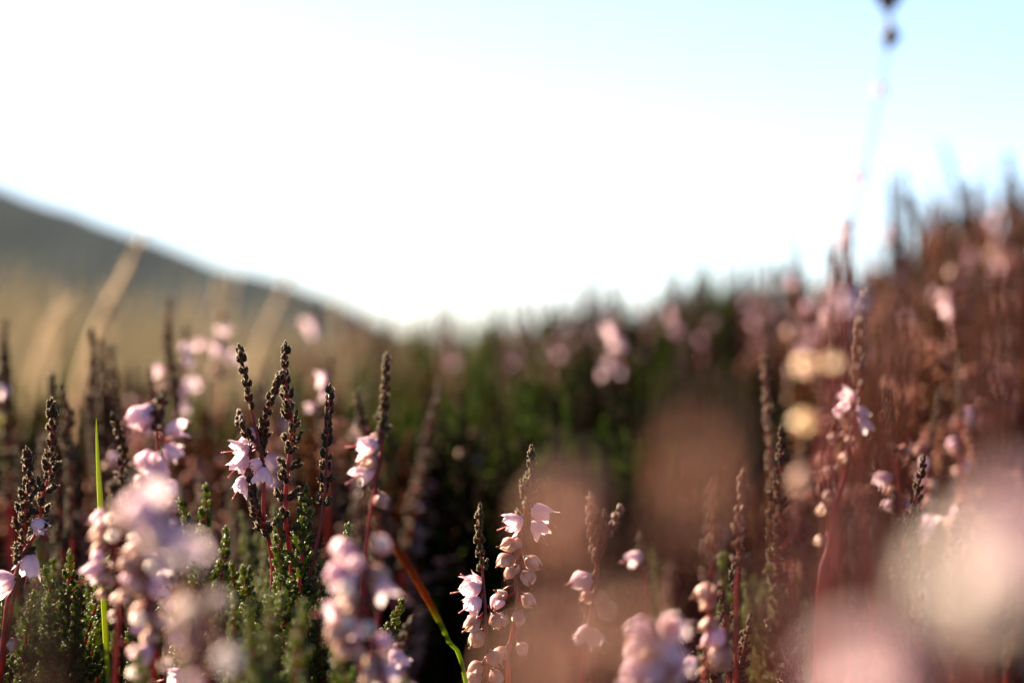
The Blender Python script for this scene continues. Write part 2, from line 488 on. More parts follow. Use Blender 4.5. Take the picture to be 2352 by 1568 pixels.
# ------------------------------------------------------------------ shrubs behind
def shrub_proto(seed, height, radius, shoots, bloom, leafmat, lean=0.0):
    rg = random.Random(seed)
    root = empty("heather_shrub", (0, 0, 0))
    br, lf, fl = MB(), MB(), MB()
    for k in range(shoots):
        a = rg.uniform(0, 6.28); rr = math.sqrt(rg.random())
        h = height * (1 - .45 * rr ** 2) * rg.uniform(.66, 1.06) * (1.12 if rg.random() < .06 else 1)
        tip = np.array((math.cos(a) * rr * radius, math.sin(a) * rr * radius, h))
        foot = np.array((tip[0] * .25, tip[1] * .25, 0))
        mid = np.array((tip[0] * .8, tip[1] * .8, h * .55))
        c = Curve([tip, (tip + mid) / 2 + np.array((rg.uniform(-.004, .004), rg.uniform(-.004, .004), 0)), mid, foot])
        tube(br, [c.at(s) for s in np.linspace(0, c.len, 8)], np.linspace(.0004, .0016, 8), 3)
        flowering = rg.random() < bloom
        s, s1 = 0.0, c.len * rg.uniform(.45, .75)
        tone = rg.random() ** 2
        f0, f1 = rg.uniform(.006, .016), rg.uniform(.035, .07)
        while s < s1:
            p = c.at(s); t = -c.tan(s); f = frame(t, (.3, 1, .1))
            infl = flowering and f0 < s < f1
            for q in range(2 if s < .02 else 3):
                b = rg.uniform(0, 6.28)
                out = math.cos(b) * f[:, 0] + math.sin(b) * f[:, 1]
                if infl and q < 2:
                    put(fl, LOBE_MID, p + out * .0022, unit(out + np.array((0, 0, -.4))), .0042 * rg.uniform(.8, 1.2), 1.5, 0, rg.random() ** 2)
                else:
                    L = .0036 if s < .02 else .0060
                    put(lf, LOBE_LO, p, unit(t + out * (.4 if s < .02 else .9)), L * rg.uniform(.8, 1.25), 1.2, rg.uniform(0, 6), tone)
            s += (.0016 if s < .02 else .0030) * rg.uniform(.8, 1.3)
    br.build("branches", M['twig'], root)
    lf.build("foliage", M[leafmat], root)
    if fl.n: fl.build("blossoms", M['bushbloom'], root)
    return root

SHRUBS = {
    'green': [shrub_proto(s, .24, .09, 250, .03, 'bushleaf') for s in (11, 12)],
    'dark': [shrub_proto(s, .24, .10, 300, .0, 'bushshade') for s in (15, 16)],
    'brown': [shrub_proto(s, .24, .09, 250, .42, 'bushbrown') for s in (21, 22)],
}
used = set()
def place(protos, i, loc, rz, sc, label, cat, group, tilt=(0, 0)):
    p = protos[i % len(protos)]
    o = copy_tree(p) if p in used else p
    used.add(p)
    o.location = loc; o.rotation_euler = (tilt[0], tilt[1], rz); o.scale = sc
    tag(o, label, cat, group)
    return o

SIL = [(-400, 790), (0, 790), (300, 780), (600, 765), (850, 725), (950, 730), (1060, 690), (1200, 708), (1300, 676), (1450, 636), (1600, 612), (1690, 588),
       (1800, 608), (1900, 575), (2000, 540), (2100, 500), (2200, 410), (2352, 340), (2800, 250)]
def top_at(px, d):
    """how high a shrub at photo column px and distance d reaches"""
    sil = np.interp(px, *zip(*SIL))
    back = 1.55
    near = np.interp(px, (0, 900, 1300, 1800, 2352), (930, 960, 960, 900, 800))
    u = min(1.0, max(0.0, (d - .62) / (back - .62)))
    py = near + (sil - near) * u ** .8
    return CAM_H + (784 - py) / 1176 * K * d

rs = random.Random(5)
n_sh = 0
for d, step in ((.72, 150), (.88, 150), (1.06, 140), (1.28, 130), (1.55, 110), (1.9, 110)):
    px = -250 + rs.uniform(0, step)
    while px < 2650:
        dd = d * rs.uniform(.95, 1.06)
        if not (px < 780 and d > 1.1) or (d < 1.5 and rs.random() < .4):
            x = (px - 1176) / 1176 * K * dd
            g = float(ground_height(np.array(x), np.array(dd)))
            top = top_at(px, dd) * rs.uniform(.94, 1.04)
            if d > 1.6: top = top_at(px, 1.55) * rs.uniform(.96, 1.0)
            r = rs.random()
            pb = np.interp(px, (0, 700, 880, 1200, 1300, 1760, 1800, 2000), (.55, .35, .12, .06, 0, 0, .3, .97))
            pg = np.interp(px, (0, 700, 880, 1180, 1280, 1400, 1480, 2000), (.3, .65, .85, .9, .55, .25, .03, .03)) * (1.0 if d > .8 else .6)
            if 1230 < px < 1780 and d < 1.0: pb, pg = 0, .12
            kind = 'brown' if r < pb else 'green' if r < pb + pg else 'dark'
            grp = {'brown': 'faded brown heather shrubs', 'green': 'leaf green heather shrubs', 'dark': 'shade-darkened heather shrubs'}[kind]
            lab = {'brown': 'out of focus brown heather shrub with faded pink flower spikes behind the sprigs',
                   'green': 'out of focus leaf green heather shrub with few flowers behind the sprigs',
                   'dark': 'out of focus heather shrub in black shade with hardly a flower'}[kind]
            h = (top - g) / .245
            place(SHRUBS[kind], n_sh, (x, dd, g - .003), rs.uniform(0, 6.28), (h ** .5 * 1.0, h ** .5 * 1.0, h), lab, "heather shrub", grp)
            n_sh += 1
        px += step * rs.uniform(.8, 1.25) / (dd / d)

# ------------------------------------------------------------------ dry grass meadow beyond, on the left
rg_ = random.Random(3)
gm = MB()
for k in range(2600):
    d = rg_.uniform(1.15, 4.5)
    px = rg_.uniform(-500, 1150)
    x = (px - 1176) / 1176 * K * d
    lim = np.interp(px, (-500, 0, 500, 800, 1150), (600, 620, 690, 730, 770)) + rg_.gauss(62, 55)
    h = max(.05, CAM_H + (784 - lim) / 1176 * K * d)
    lean = rg_.gauss(.10, .12) * h
    ly = rg_.gauss(0, .1) * h
    w = rg_.uniform(.0010, .0030)
    b = np.array((x, d, -.003)); vs, fs = [], []
    for i in range(5):
        u = i / 4
        c = b + np.array((lean * u * u, ly * u * u, h * u))
        ww = w * (1 - u * .85)
        vs += [c - np.array((ww, 0, 0)), c + np.array((ww, ww * .4, 0)), c + np.array((0, ww * .9, 0))]
    for i in range(4):
        for s in range(3):
            a, e = i * 3 + s, i * 3 + (s + 1) % 3
            fs.append((a, e, e + 3, a + 3))
    gm.add(vs, fs, min(1, rg_.random() ** 1.5 * np.interp(px, (-500, 100, 400, 1150), (1.3, 1.1, .6, .9))))
tag(gm.build("dry_grass", M['grass_dry']), "pale dry moor grass standing beyond the heather", "grass", kind="stuff")

# ------------------------------------------------------------------ grass stalks near
def stalk(label, pts, ds, width, mat, name="grass_stalk", head=False, thin=1.0):
    w = [P(x, y, d) for (x, y), d in zip(pts, ds)]
    w = to_ground(w, random.Random(hash_seed(label)), ds[0])
    c = Curve(w)
    base = w[-1]
    root = empty(name, base); tag(root, label, "grass")
    mb = MB()
    n = 40; vs, fs = [], []
    for i in range(n):
        s = c.len * i / (n - 1)
        p, t = c.at(s) - base, c.tan(s)
        side = unit(np.cross(t, (0, 1, .2))); nn = np.cross(side, t)
        u = i / (n - 1)
        ww = width * min(1, .08 + (u / .12) ** .7) * (1 - (1 - thin) * min(1, max(0, u - .10) / .25))
        vs += [p - side * ww, p + nn * ww * .35, p + side * ww, p - nn * ww * .25]
    for i in range(n - 1):
        for s in range(4):
            a, e = i * 4 + s, i * 4 + (s + 1) % 4
            fs.append((a, e, e + 4, a + 4))
    mb.add(vs, fs, np.repeat(np.clip((np.linspace(0, 1, n) - .24) / .08, 0, 1), 4))
    mb.build("leaf_blade", M[mat], root)
    if head:
        hb = MB(); r_ = random.Random(1)
        for i in range(90):
            s = c.len * .22 * r_.random()
            a = r_.uniform(0, 6.28)
            put(hb, LOBE_LO, c.at(s) - base, unit(-c.tan(s) + .45 * np.array((math.cos(a), math.sin(a), 0))), .0065 * r_.uniform(.6, 1.2), .35)
        hb.build("seed_head", M[mat], root)
    return root

stalk("upright yellow-green grass blade standing among the pink bells", [(221, 960), (224, 1040), (231, 1165), (236, 1330)], [.45] * 4, .0006, 'grass_green')
stalk("long arching grass blade, orange above and green below, crossing the dark gap", [(838, 1188), (880, 1225), (930, 1285), (985, 1380), (1030, 1470), (1070, 1565)], [.375, .38, .395, .41, .43, .445], .0008, 'grass_arch', thin=.55)
stalk("green grass blade rising through the black gap beside the orange one", [(1070, 1250), (1045, 1300), (1022, 1345), (985, 1420), (950, 1560)], [.66] * 5, .0005, 'grass_green')
stalk("blurred green grass blade at the very edge beside the reddish shoots", [(8, 930), (4, 1080), (2, 1250), (-5, 1500)], [.75] * 4, .0018, 'grass_green')
rw = random.Random(23)
for k in range(11):
    px, d, top = rw.uniform(-20, 820), rw.uniform(1.0, 1.7), rw.uniform(640, 730)
    ln_ = rw.gauss(25, 55)
    o_ = stalk("faint blurred straw stem standing in the dry grass", [(px + ln_, top), (px + ln_ * .45, top + 90), (px + ln_ * .15, top + 180), (px, top + 260)], [d] * 4, rw.uniform(.0007, .0014), 'straw', head=rw.random() < .4)
    o_["group"] = "faint straw stems in the dry grass"
for lab, pts, d, w, hd in (
    ("tall pale straw grass stalk leaning over the far hillside", [(326, 545), (285, 640), (230, 740), (190, 850), (170, 950)], 1.05, .0022, True),
    ("shorter straw grass stalk leaning close beside the tall one", [(292, 610), (262, 690), (215, 780), (180, 880)], 1.12, .0012, True),
    ("feathery straw grass stalk below the hill ridge", [(668, 625), (640, 700), (600, 790), (575, 880)], 1.3, .0020, True),
    ("faint straw stalk with feathery head between the two leaning ones", [(540, 640), (528, 720), (520, 800), (515, 900)], 1.5, .0010, True),
    ("thin grey-green grass stem standing alone before the hill foot", [(140, 640), (130, 740), (125, 830), (122, 930)], 1.2, .0014, False),
    ("faint straw stem crossing the lower hillside under its ridge", [(450, 640), (440, 720), (436, 800), (430, 900)], 1.4, .0010, False)):
    stalk(lab, pts, [d] * len(pts), w, 'straw', head=hd)

# ------------------------------------------------------------------ the sprigs in and near focus
BROWN = lambda u, rg: .15 * rg.random() + .5 * u * rg.random()
GRN = lambda u, rg: rg.random() * .35 + (.6 if u < .1 else 0)
def lk(s1, **k):
    d = dict(s0=0.0, s1=s1, tone_fn=BROWN); d.update(k); return d

sprig("heather_sprig", "sharp reddish sprig with lilac bells hanging at its middle and a dark beaded tip",
      [(552, 812), (560, 870), (572, 940), (592, 1020), (606, 1100), (612, 1180), (620, 1290), (622, 1420)], .45,
      leaf=lk(.0125, gap1=.0030, n1=3, open_=.45),
      flowers=[(578, 1003, 250, 'open', 1.0), (552, 1033, 190, 'wide', .95), (553, 1060, 235, 'open', 1.0), (604, 1092, 265, 'wide', .95), (556, 1110, 245, 'open', .9), (590, 1065, 200, 'open', .7)],
      branches=[([(640, 872), (618, 930), (602, 1000), (604, 1070)], lk(.02, gap1=.0030, n1=4, open_=.5)),
                ([(550, 955), (560, 985), (590, 1030)], lk(.008, n1=4)),
                ([(580, 1110), (585, 1160), (606, 1240)], lk(.02, n1=6, gap1=.003))])
sprig("heather_shoot", "tallest sharp leafy shoot with paired dark buds on a bright red stem",
      [(655, 806), (660, 880), (665, 980), (664, 1080), (664, 1190), (668, 1310), (660, 1420)], .452,
      leaf=lk(.040, n1=6, gap1=.0048), rad=.0006)
sprig("heather_shoot", "slim brown shoot between the tallest shoot and the white flowered sprig",
      [(757, 905), (753, 980), (748, 1060), (738, 1170), (718, 1300), (690, 1430)], .447, leaf=lk(.024, n1=4, gap1=.004, open_=.5))
sprig("heather_sprig", "slightly blurred dark tipped sprig with white-pink bells down one side",
      [(888, 830), (886, 900), (879, 980), (870, 1060), (858, 1150), (840, 1290), (830, 1450)], .50,
      leaf=lk(.017, n1=4, gap1=.002, open_=.5),
      flowers=[(846, 1022, 190, 'open', 1.2), (846, 1060, 200, 'seed', 1.2), (838, 1085, 215, 'open', 1.2), (877, 1150, 300, 'seed', 1.1), (862, 1003, 180, 'seed', .6)])
sprig("heather_sprig", "curved dark sprig at the edge with two pale pink bells low down",
      [(118, 938), (120, 1000), (116, 1080), (100, 1150), (85, 1210), (60, 1270), (30, 1340), (12, 1420)], .44,
      leaf=lk(.026, n1=5, gap1=.0042),
      flowers=[(67, 1297, 255, 'wide', 1.1), (10, 1335, 200, 'wide', 1.15), (88, 1206, 320, 'open', .8), (28, 1480, 250, 'seed', .8)])
sprig("heather_shoot", "short dark beaded shoot beside the curved sprig with the pale bells",
      [(62, 1050), (64, 1110), (58, 1180), (48, 1260), (34, 1350)], .44, leaf=lk(.022, n1=6, gap1=.0032))
C1 = [(1220, 1043), (1217, 1090), (1210, 1150), (1200, 1230), (1190, 1310), (1183, 1390), (1174, 1480), (1168, 1560)]
sprig("heather_sprig", "sharp sprig with grey-green budded tip, two pink bells and rosy seed bells below",
      C1, .45, leaf=lk(.0115, gap1=.0024, n1=4, tone_fn=lambda u, r: .8, leaf=.0018, open_=.5),
      flowers=[(1241, 1176, 318, 'open', 1.08), (1236, 1212, 300, 'open', .95), (1182, 1200, 200, 'wide', .95), (1168, 1250, 195, 'seed', .95), (1187, 1248, 250, 'seed', .7),
               (1162, 1288, 205, 'seed', .95), (1172, 1314, 240, 'seed', .8), (1186, 1306, 60, 'seed', .6), (1224, 1292, 325, 'seed', .95), (1212, 1326, 290, 'seed', .95), (1142, 1380, 250, 'pinkbud', .9),
               (1214, 1377, 320, 'seed', .85), (1152, 1366, 140, 'seed', .7), (1150, 1424, 240, 'seed', .9), (1190, 1420, 260, 'seed', .85), (1200, 1490, 300, 'seed', .8), (1148, 1500, 215, 'seed', .9)],
      branches=[([(1205, 1118), (1209, 1150)], lk(.004, n1=3)), ([(1192, 1190), (1201, 1222)], lk(.003, n1=3)), ([(1230, 1120), (1212, 1150)], lk(.004, n1=3))])
sprig("heather_sprig", "smaller sharp sprig hung with blush seed bells, just beside the grey-green tipped one",
      [(1102, 1180), (1102, 1240), (1108, 1310), (1114, 1390), (1118, 1480), (1118, 1568)], .447,
      leaf=lk(.0115, gap1=.0026, n1=4, tone_fn=lambda u, r: .8, leaf=.0018, open_=.5),
      flowers=[(1082, 1350, 190, 'wide', 1.05), (1092, 1335, 150, 'open', .8), (1088, 1386, 215, 'wide', .9), (1084, 1432, 215, 'seed', 1.0), (1094, 1465, 230, 'seed', 1.0), (1143, 1426, 300, 'seed', 1.0), (1090, 1536, 215, 'seed', 1.0), (1136, 1512, 310, 'seed', .95), (1088, 1560, 215, 'seed', .9), (1140, 1555, 300, 'seed', .9)])
sprig("heather_sprig", "forked tan tipped sprig with one rosy bell high on its bare red stem",
      [(1358, 1155), (1366, 1220), (1372, 1280), (1364, 1350), (1352, 1440), (1338, 1560)], .415, mats=('stem', 'tan'),
      leaf=lk(.0125, gap1=.003, n1=5), rad=.0007,
      flowers=[(1336, 1334, 200, 'pinkbud', 1.15), (1374, 1372, 280, 'seed', .9), (1394, 1402, 300, 'seed', 1.15), (1352, 1372, 200, 'seed', .8), (1345, 1455, 250, 'open', 1.0), (1366, 1462, 300, 'open', .9)],
      branches=[([(1388, 1190), (1384, 1230), (1372, 1285)], lk(.007, n1=3)), ([(1420, 1178), (1405, 1215), (1374, 1290)], lk(.006, n1=4))])
sprig("heather_sprig", "long curving sprig on the slope side with lilac bells and glinting round buds",
      [(1985, 690), (1980, 760), (1976, 850), (1968, 920), (1955, 1000), (1940, 1090), (1922, 1180), (1900, 1260), (1880, 1400)], .385, mats=('stem', 'tan'),
      leaf=lk(.016, gap1=.0022, n1=3, open_=.4), rad=.0005,
      flowers=[(1950, 908, 160, 'open', 0.65), (1940, 935, 190, 'pinkbud', 0.61), (1926, 945, 200, 'pinkbud', 0.50), (1978, 945, 300, 'open', 0.58), (1985, 975, 290, 'open', 0.58), (1914, 1006, 190, 'seed', 0.50), (1950, 1010, 230, 'seed', 0.50),
               (1900, 1082, 190, 'seed', 0.54), (1938, 1050, 190, 'seed', 0.47), (1900, 1138, 190, 'seed', 0.58), (1888, 1170, 200, 'seed', 0.58), (1882, 1240, 200, 'seed', 0.50)])
sprig("heather_shoot", "thin pinkish brown shoot standing alone before the black shrub",
      [(1757, 835), (1762, 920), (1768, 1010), (1772, 1100), (1780, 1160), (1800, 1230)], .55, mats=('stem', 'tan'), leaf=lk(.036, gap1=.0026, n1=3, open_=.35), seed=4)
sprig("heather_shoot", "stubby tan shoot tip below the lone thin shoot",
      [(1708, 1100), (1704, 1150), (1700, 1200), (1694, 1300), (1690, 1430)], .40, mats=('stem', 'tan'), leaf=lk(.016, n1=5), tpl=LOBE_MID)
sprig("heather_shoot", "second stubby tan shoot tip, fainter and lower",
      [(1640, 1130), (1638, 1200), (1634, 1300), (1628, 1420)], .37, mats=('stem', 'tan'), leaf=lk(.016, n1=5), tpl=LOBE_MID)
# leafy shoots out of focus behind
for lab, pts, d, s1, mt in (
    ("tall blurred dark shoot rising highest before the pale grass", [(388, 700), (394, 800), (398, 900), (402, 1000), (400, 1150)], .64, .075, 'leaf'),
    ("blurred brown shoot, first and tallest of three close together", [(210, 770), (212, 850), (216, 930), (218, 1040)], .62, .04, 'leaf'),
    ("blurred brown shoot in the middle of three close together", [(234, 792), (238, 870), (240, 960), (238, 1060)], .63, .04, 'leaf'),
    ("blurred brown shoot, last of three close together", [(255, 805), (256, 880), (252, 960), (246, 1060)], .63, .04, 'leaf'),
    ("blurred rusty shoot above the curved dark sprig", [(143, 895), (150, 950), (156, 1020), (165, 1120)], .56, .04, 'leaf'),
    ("dark green budded shoot behind the yellow-green grass blade", [(263, 968), (270, 1030), (276, 1100), (280, 1200)], .49, .04, 'leaf'),
    ("blurred dark shoot touching the edge of the picture above the lilac bell", [(10, 750), (14, 830), (10, 930)], .62, .05, 'leaf')):
    sprig("heather_shoot", lab, pts, d, leaf=lk(s1, n1=6, gap1=.003, open_=.5), tpl=LOBE_MID, mats=('stem', mt))
# flowering sprigs behind or just before the focus
sprig("heather_sprig", "blurred sprig with a blown out white-pink bell at its top",
      [(372, 920), (366, 990), (352, 1080), (345, 1180), (345, 1350)], .395, leaf=lk(.006, n1=3), auto=(6, .004, .02, ('pinkbud', 'seed'), .65), tpl=LOBE_MID,
      flowers=[(318, 960, 200, 'pinkbud', 1.16), (336, 950, 240, 'open', 0.95), (400, 985, 20, 'open', 0.86), (335, 1058, 190, 'pinkbud', 1.12), (362, 1068, 260, 'open', 1.03), (395, 1035, 330, 'open', 0.77), (322, 1105, 210, 'seed', 0.77), (360, 1110, 280, 'open', 0.86)])
sprig("heather_sprig", "near sprig with big soft pink blooms over the blown out bells",
      [(320, 1085), (330, 1180), (360, 1260), (420, 1340), (450, 1450), (470, 1600)], .255, auto=(9, .004, .03, ('pinkbud', 'cream', 'cream', 'seed'), .66), tpl=LOBE_MID, rad=.0007,
      flowers=[(318, 1175, 200, 'pinkbud', 1.07), (345, 1150, 80, 'open', 0.95), (350, 1210, 300, 'pinkbud', 1.03), (400, 1240, 320, 'open', 0.95), (440, 1265, 330, 'open', 0.77), (420, 1420, 250, 'seed', 0.95), (415, 1380, 210, 'seed', 0.77), (428, 1465, 270, 'seed', 0.77)])
sprig("heather_sprig", "sprig strung with cream and pink bells on a red stem near the yellow-green grass",
      [(262, 1130), (264, 1230), (268, 1350), (264, 1460), (262, 1600)], .385, auto=(12, .003, .028, ('seed', 'cream', 'cream', 'pinkbud'), .66), tpl=LOBE_MID, rad=.0005, leaf=lk(.004, n1=2),
      flowers=[(228, 1190, 200, 'pinkbud', 0.86), (226, 1225, 210, 'seed', 0.86), (230, 1262, 200, 'seed', 0.82), (218, 1310, 220, 'open', 0.86), (240, 1330, 260, 'seed', 0.86)])
sprig("heather_sprig", "crowded sprig of cream, lilac and rose bells beneath the big soft blooms",
      [(318, 1200), (325, 1280), (340, 1380), (345, 1480), (350, 1600)], .365, auto=(12, .004, .03, ('seed', 'cream', 'cream', 'pinkbud'), .66), tpl=LOBE_MID, rad=.0006,
      flowers=[(312, 1265, 200, 'seed', 1.03), (345, 1275, 330, 'open', 0.95), (305, 1300, 215, 'seed', 0.95), (360, 1300, 300, 'open', 0.95), (318, 1345, 200, 'seed', 1.03), (352, 1350, 300, 'pinkbud', 0.86), (325, 1405, 215, 'seed', 1.03), (352, 1425, 300, 'seed', 0.95), (345, 1465, 260, 'seed', 0.86), (330, 1500, 230, 'open', 0.86)])
sprig("heather_sprig", "dark pink pair of bells with a maroon mouth below the lilac blooms",
      [(400, 1260), (395, 1330), (385, 1420), (380, 1560)], .42, tpl=LOBE_MID, leaf=lk(.008, n1=4),
      flowers=[(380, 1325, 260, 'open', 0.95), (376, 1365, 250, 'pinkbud', 0.77), (392, 1390, 280, 'pinkbud', 0.77), (372, 1375, 210, 'seed', 0.69)])
sprig("heather_sprig", "soft pink flowering sprig with round blooms beside the arching orange grass",
      [(826, 1120), (830, 1200), (832, 1290), (842, 1400), (865, 1500), (880, 1620)], .345, auto=(14, .006, .036, ('seed', 'pinkbud', 'cream'), .72), tpl=LOBE_MID, rad=.0006, leaf=lk(.010, n1=4),
      flowers=[(788, 1262, 195, 'pinkbud', 1.03), (812, 1282, 270, 'open', 0.95), (772, 1318, 205, 'pinkbud', 0.95), (800, 1335, 240, 'open', 0.99), (868, 1322, 335, 'seed', 1.07), (880, 1345, 300, 'open', 0.86), (795, 1390, 210, 'seed', 0.99), (770, 1400, 190, 'open', 0.86), (778, 1455, 215, 'seed', 1.03), (812, 1440, 280, 'open', 0.86),
               (795, 1490, 225, 'seed', 0.95), (858, 1520, 240, 'seed', 0.86), (880, 1475, 320, 'pinkbud', 0.86), (850, 1550, 225, 'seed', 0.86), (895, 1540, 320, 'open', 0.77)])
sprig("heather_sprig", "near drooping sprig carrying one round peach bell at the bottom",
      [(470, 1390), (500, 1450), (515, 1520), (540, 1640)], .27, tpl=LOBE_MID, mats=('stem', 'tan'), leaf=lk(.012, n1=4),
      flowers=[(524, 1512, 200, 'cream', 0.95), (470, 1480, 200, 'seed', 0.43)])
sprig("heather_sprig", "cluster of blurred pink bells at the bottom beside the two glowing buds",
      [(1540, 1330), (1520, 1420), (1505, 1500), (1500, 1640)], .33, auto=(10, .006, .022, ('pinkbud', 'seed', 'open'), .7), tpl=LOBE_MID, mats=('stem', 'tan'), leaf=lk(.010, n1=4),
      flowers=[(1475, 1450, 190, 'pinkbud', 1.2), (1545, 1445, 330, 'open', 1.0), (1470, 1495, 200, 'pinkbud', 1.1), (1515, 1480, 270, 'open', 1.1), (1535, 1500, 310, 'open', 1.1), (1465, 1545, 200, 'pinkbud', 1.2), (1500, 1535, 250, 'open', 1.1), (1560, 1530, 320, 'open', .9), (1530, 1560, 290, 'seed', .9)])
sprig("heather_sprig", "red stemmed sprig with a magenta bud above a cream bud",
      [(1660, 1290), (1665, 1380), (1668, 1460), (1675, 1600)], .39, tpl=LOBE_MID, leaf=lk(.010, n1=4, tone_fn=GRN), mats=('stem', 'green'),
      flowers=[(1622, 1360, 200, 'seed', 1.1), (1628, 1385, 215, 'seed', .8), (1628, 1435, 205, 'seed', .9), (1640, 1466, 205, 'pinkbud', 1.25), (1650, 1512, 230, 'seed', 1.3), (1585, 1522, 200, 'pinkbud', .7), (1618, 1540, 210, 'seed', .5)])
for lab, pts, d, fl in (
    ("blurred lilac bell alone near the edge below a dark shoot", [(20, 850), (22, 930), (20, 1050)], .62, [(10, 897, 200, 'wide', 0.93)]),
    ("blurred pale pink bell just above the arch of dark shrubs", [(732, 690), (730, 790), (728, 900)], .95, [(712, 745, 200, 'wide', 1.25), (722, 760, 260, 'open', 1.12)]),
    ("two blurred pink bells before the dark shrub top", [(1428, 720), (1432, 800), (1436, 900)], .9, [(1402, 760, 200, 'wide', 1.18), (1420, 788, 250, 'wide', 1.24), (1400, 832, 220, 'open', 0.93), (1425, 850, 300, 'open', 0.87), (1385, 860, 200, 'open', 0.74)]),
    ("blurred violet bells behind the slim brown shoot", [(760, 830), (752, 900), (752, 1000)], .62, [(740, 868, 190, 'wide', 0.87), (752, 905, 270, 'open', 0.87), (715, 935, 200, 'open', 0.62)]),
    ("pale pink blurred flower spike behind the tall dark shoot", [(425, 760), (422, 850), (418, 960)], .68, [(426, 800, 20, 'wide', 0.93), (432, 830, 320, 'open', 0.81), (436, 880, 340, 'wide', 0.87), (418, 900, 250, 'open', 0.74), (424, 935, 300, 'open', 0.74), (366, 850, 180, 'wide', 0.81), (372, 890, 220, 'seed', 0.81)]),
    ("pale pink blurred flower spike between the tall dark shoot and the first beaded sprig", [(512, 730), (505, 830), (500, 950)], .78, [(512, 765, 90, 'wide', 1.12), (498, 800, 200, 'wide', 1.05), (520, 810, 330, 'open', 0.99), (492, 850, 210, 'seed', 0.99), (515, 860, 300, 'seed', 0.99), (460, 790, 180, 'open', 0.87), (455, 880, 200, 'wide', 0.87), (540, 830, 0, 'open', 0.87)])):
    sprig("heather_sprig", lab, pts, d, flowers=fl, tpl=LOBE_MID, leaf=lk(.012, n1=4))

sprig("heather_sprig", "low sprig with a single violet bell in shade beneath the green shoots", [(735, 1400), (738, 1450), (740, 1560)], .47, tpl=LOBE_MID, leaf=lk(.008, n1=4), flowers=[(716, 1455, 215, 'open', 1.0), (722, 1425, 190, 'open', .7)])
sprig("heather_sprig", "low sprig whose lilac bell peeps in at the very bottom of the view", [(425, 1500), (428, 1560), (430, 1640)], .43, tpl=LOBE_MID, leaf=lk(.008, n1=4), flowers=[(405, 1552, 200, 'open', 1.0)])
sprig("heather_sprig", "dim violet bell hanging in shade between the arching grass and soft pink sprig", [(940, 1440), (930, 1500), (925, 1600)], .40, tpl=LOBE_MID, leaf=lk(.006, n1=4), flowers=[(912, 1510, 300, 'open', .9)])
sprig("heather_sprig", "single dim violet bell deep behind the forked tan sprig", [(1470, 1240), (1475, 1300), (1480, 1400)], .55, tpl=LOBE_MID, leaf=lk(.006, n1=4), flowers=[(1460, 1282, 200, 'open', 1.0)])

# very near, strongly blurred sprigs
sprig("heather_sprig", "huge blurred sprig of cream-pink blooms at the lower corner",
      [(2420, 1130), (2350, 1250), (2240, 1370), (2160, 1480), (2110, 1620)], .105, tpl=LOBE_MID, rad=.0005,
      flowers=[(2310, 1265, 30, 'open', .8), (2195, 1400, 150, 'cream', .8), (2245, 1345, 150, 'cream', 1.1), (2280, 1315, 150, 'cream', .9), (2320, 1265, 150, 'cream', 1.05), (2360, 1225, 165, 'pinkbud', .9), (2340, 1235, 60, 'open', .8)])
sprig("heather_sprig", "blurred grey-pink bloom beneath the huge corner blooms",
      [(2060, 1380), (2040, 1450), (2030, 1520), (2050, 1620)], .115, tpl=LOBE_MID, rad=.0005,
      flowers=[(1985, 1510, 175, 'cream', .9), (2005, 1560, 190, 'open', .9)])
sprig("heather_shoot", "very near tan shoot blurred to a large brown disc right of the black gap",
      [(1310, 1150), (1312, 1210), (1305, 1300), (1290, 1420), (1280, 1600)], .135, mats=('stem', 'tan'), tpl=LOBE_MID, rad=.0003, leaf=lk(.008, n1=3), flowers=[(1310, 1185, 175, 'tanbell', 1.1), (1290, 1330, 220, 'tanbell', .6)])
sprig("heather_shoot", "very near brown shoot blurred to the largest soft disc, below the black shrub",
      [(1640, 1010), (1630, 1080), (1620, 1160), (1600, 1300), (1560, 1500)], .115, mats=('stem', 'tan'), tpl=LOBE_MID, rad=.0003, leaf=lk(.006, n1=3), flowers=[(1622, 1055, 175, 'tanbell', .75), (1600, 1170, 220, 'tanbell', .6)])
sprig("heather_shoot", "very near sandy shoot blurred across the foot of the rosy sprigs",
      [(1330, 1420), (1310, 1490), (1290, 1560), (1270, 1680)], .12, mats=('stem', 'tan'), tpl=LOBE_MID, rad=.0003, leaf=lk(.006, n1=3), flowers=[(1300, 1490, 200, 'tanbell', .8), (1230, 1540, 220, 'tanbell', .7)])
sprig("heather_shoot", "very near sandy shoot blurred above the cluster of pink bells",
      [(1450, 1370), (1440, 1450), (1425, 1540), (1410, 1700)], .13, mats=('stem', 'tan'), tpl=LOBE_MID, rad=.0003, leaf=lk(.006, n1=3), flowers=[(1450, 1425, 180, 'tanbell', .8), (1400, 1500, 220, 'tanbell', .7)])
sprig("heather_sprig", "near crimson stemmed sprig blurred wide, with three glowing round buds",
      [(1945, 560), (1935, 700), (1915, 880), (1905, 1050), (1895, 1250), (1900, 1480)], .265, mats=('stem', 'rust'), rad=.0009, tpl=LOBE_MID, leaf=lk(.014, n1=4, gap1=.002),
      flowers=[(1850, 838, 175, 'glint_bud', .62), (1914, 832, 175, 'glint_bud', .58), (1846, 970, 175, 'glint_bud', .66), (1940, 690, 290, 'open', .6), (1965, 685, 320, 'open', .6), (1840, 1100, 210, 'seed', .7)])
sprig("heather_sprig", "near sprig blurred into a mauve veil beside the crimson stem",
      [(2060, 760), (2050, 900), (2040, 1050), (2020, 1250), (2010, 1480)], .14, rad=.0010, mats=('stem', 'rust'), tpl=LOBE_MID, leaf=lk(.022, n1=5, gap1=.0026))
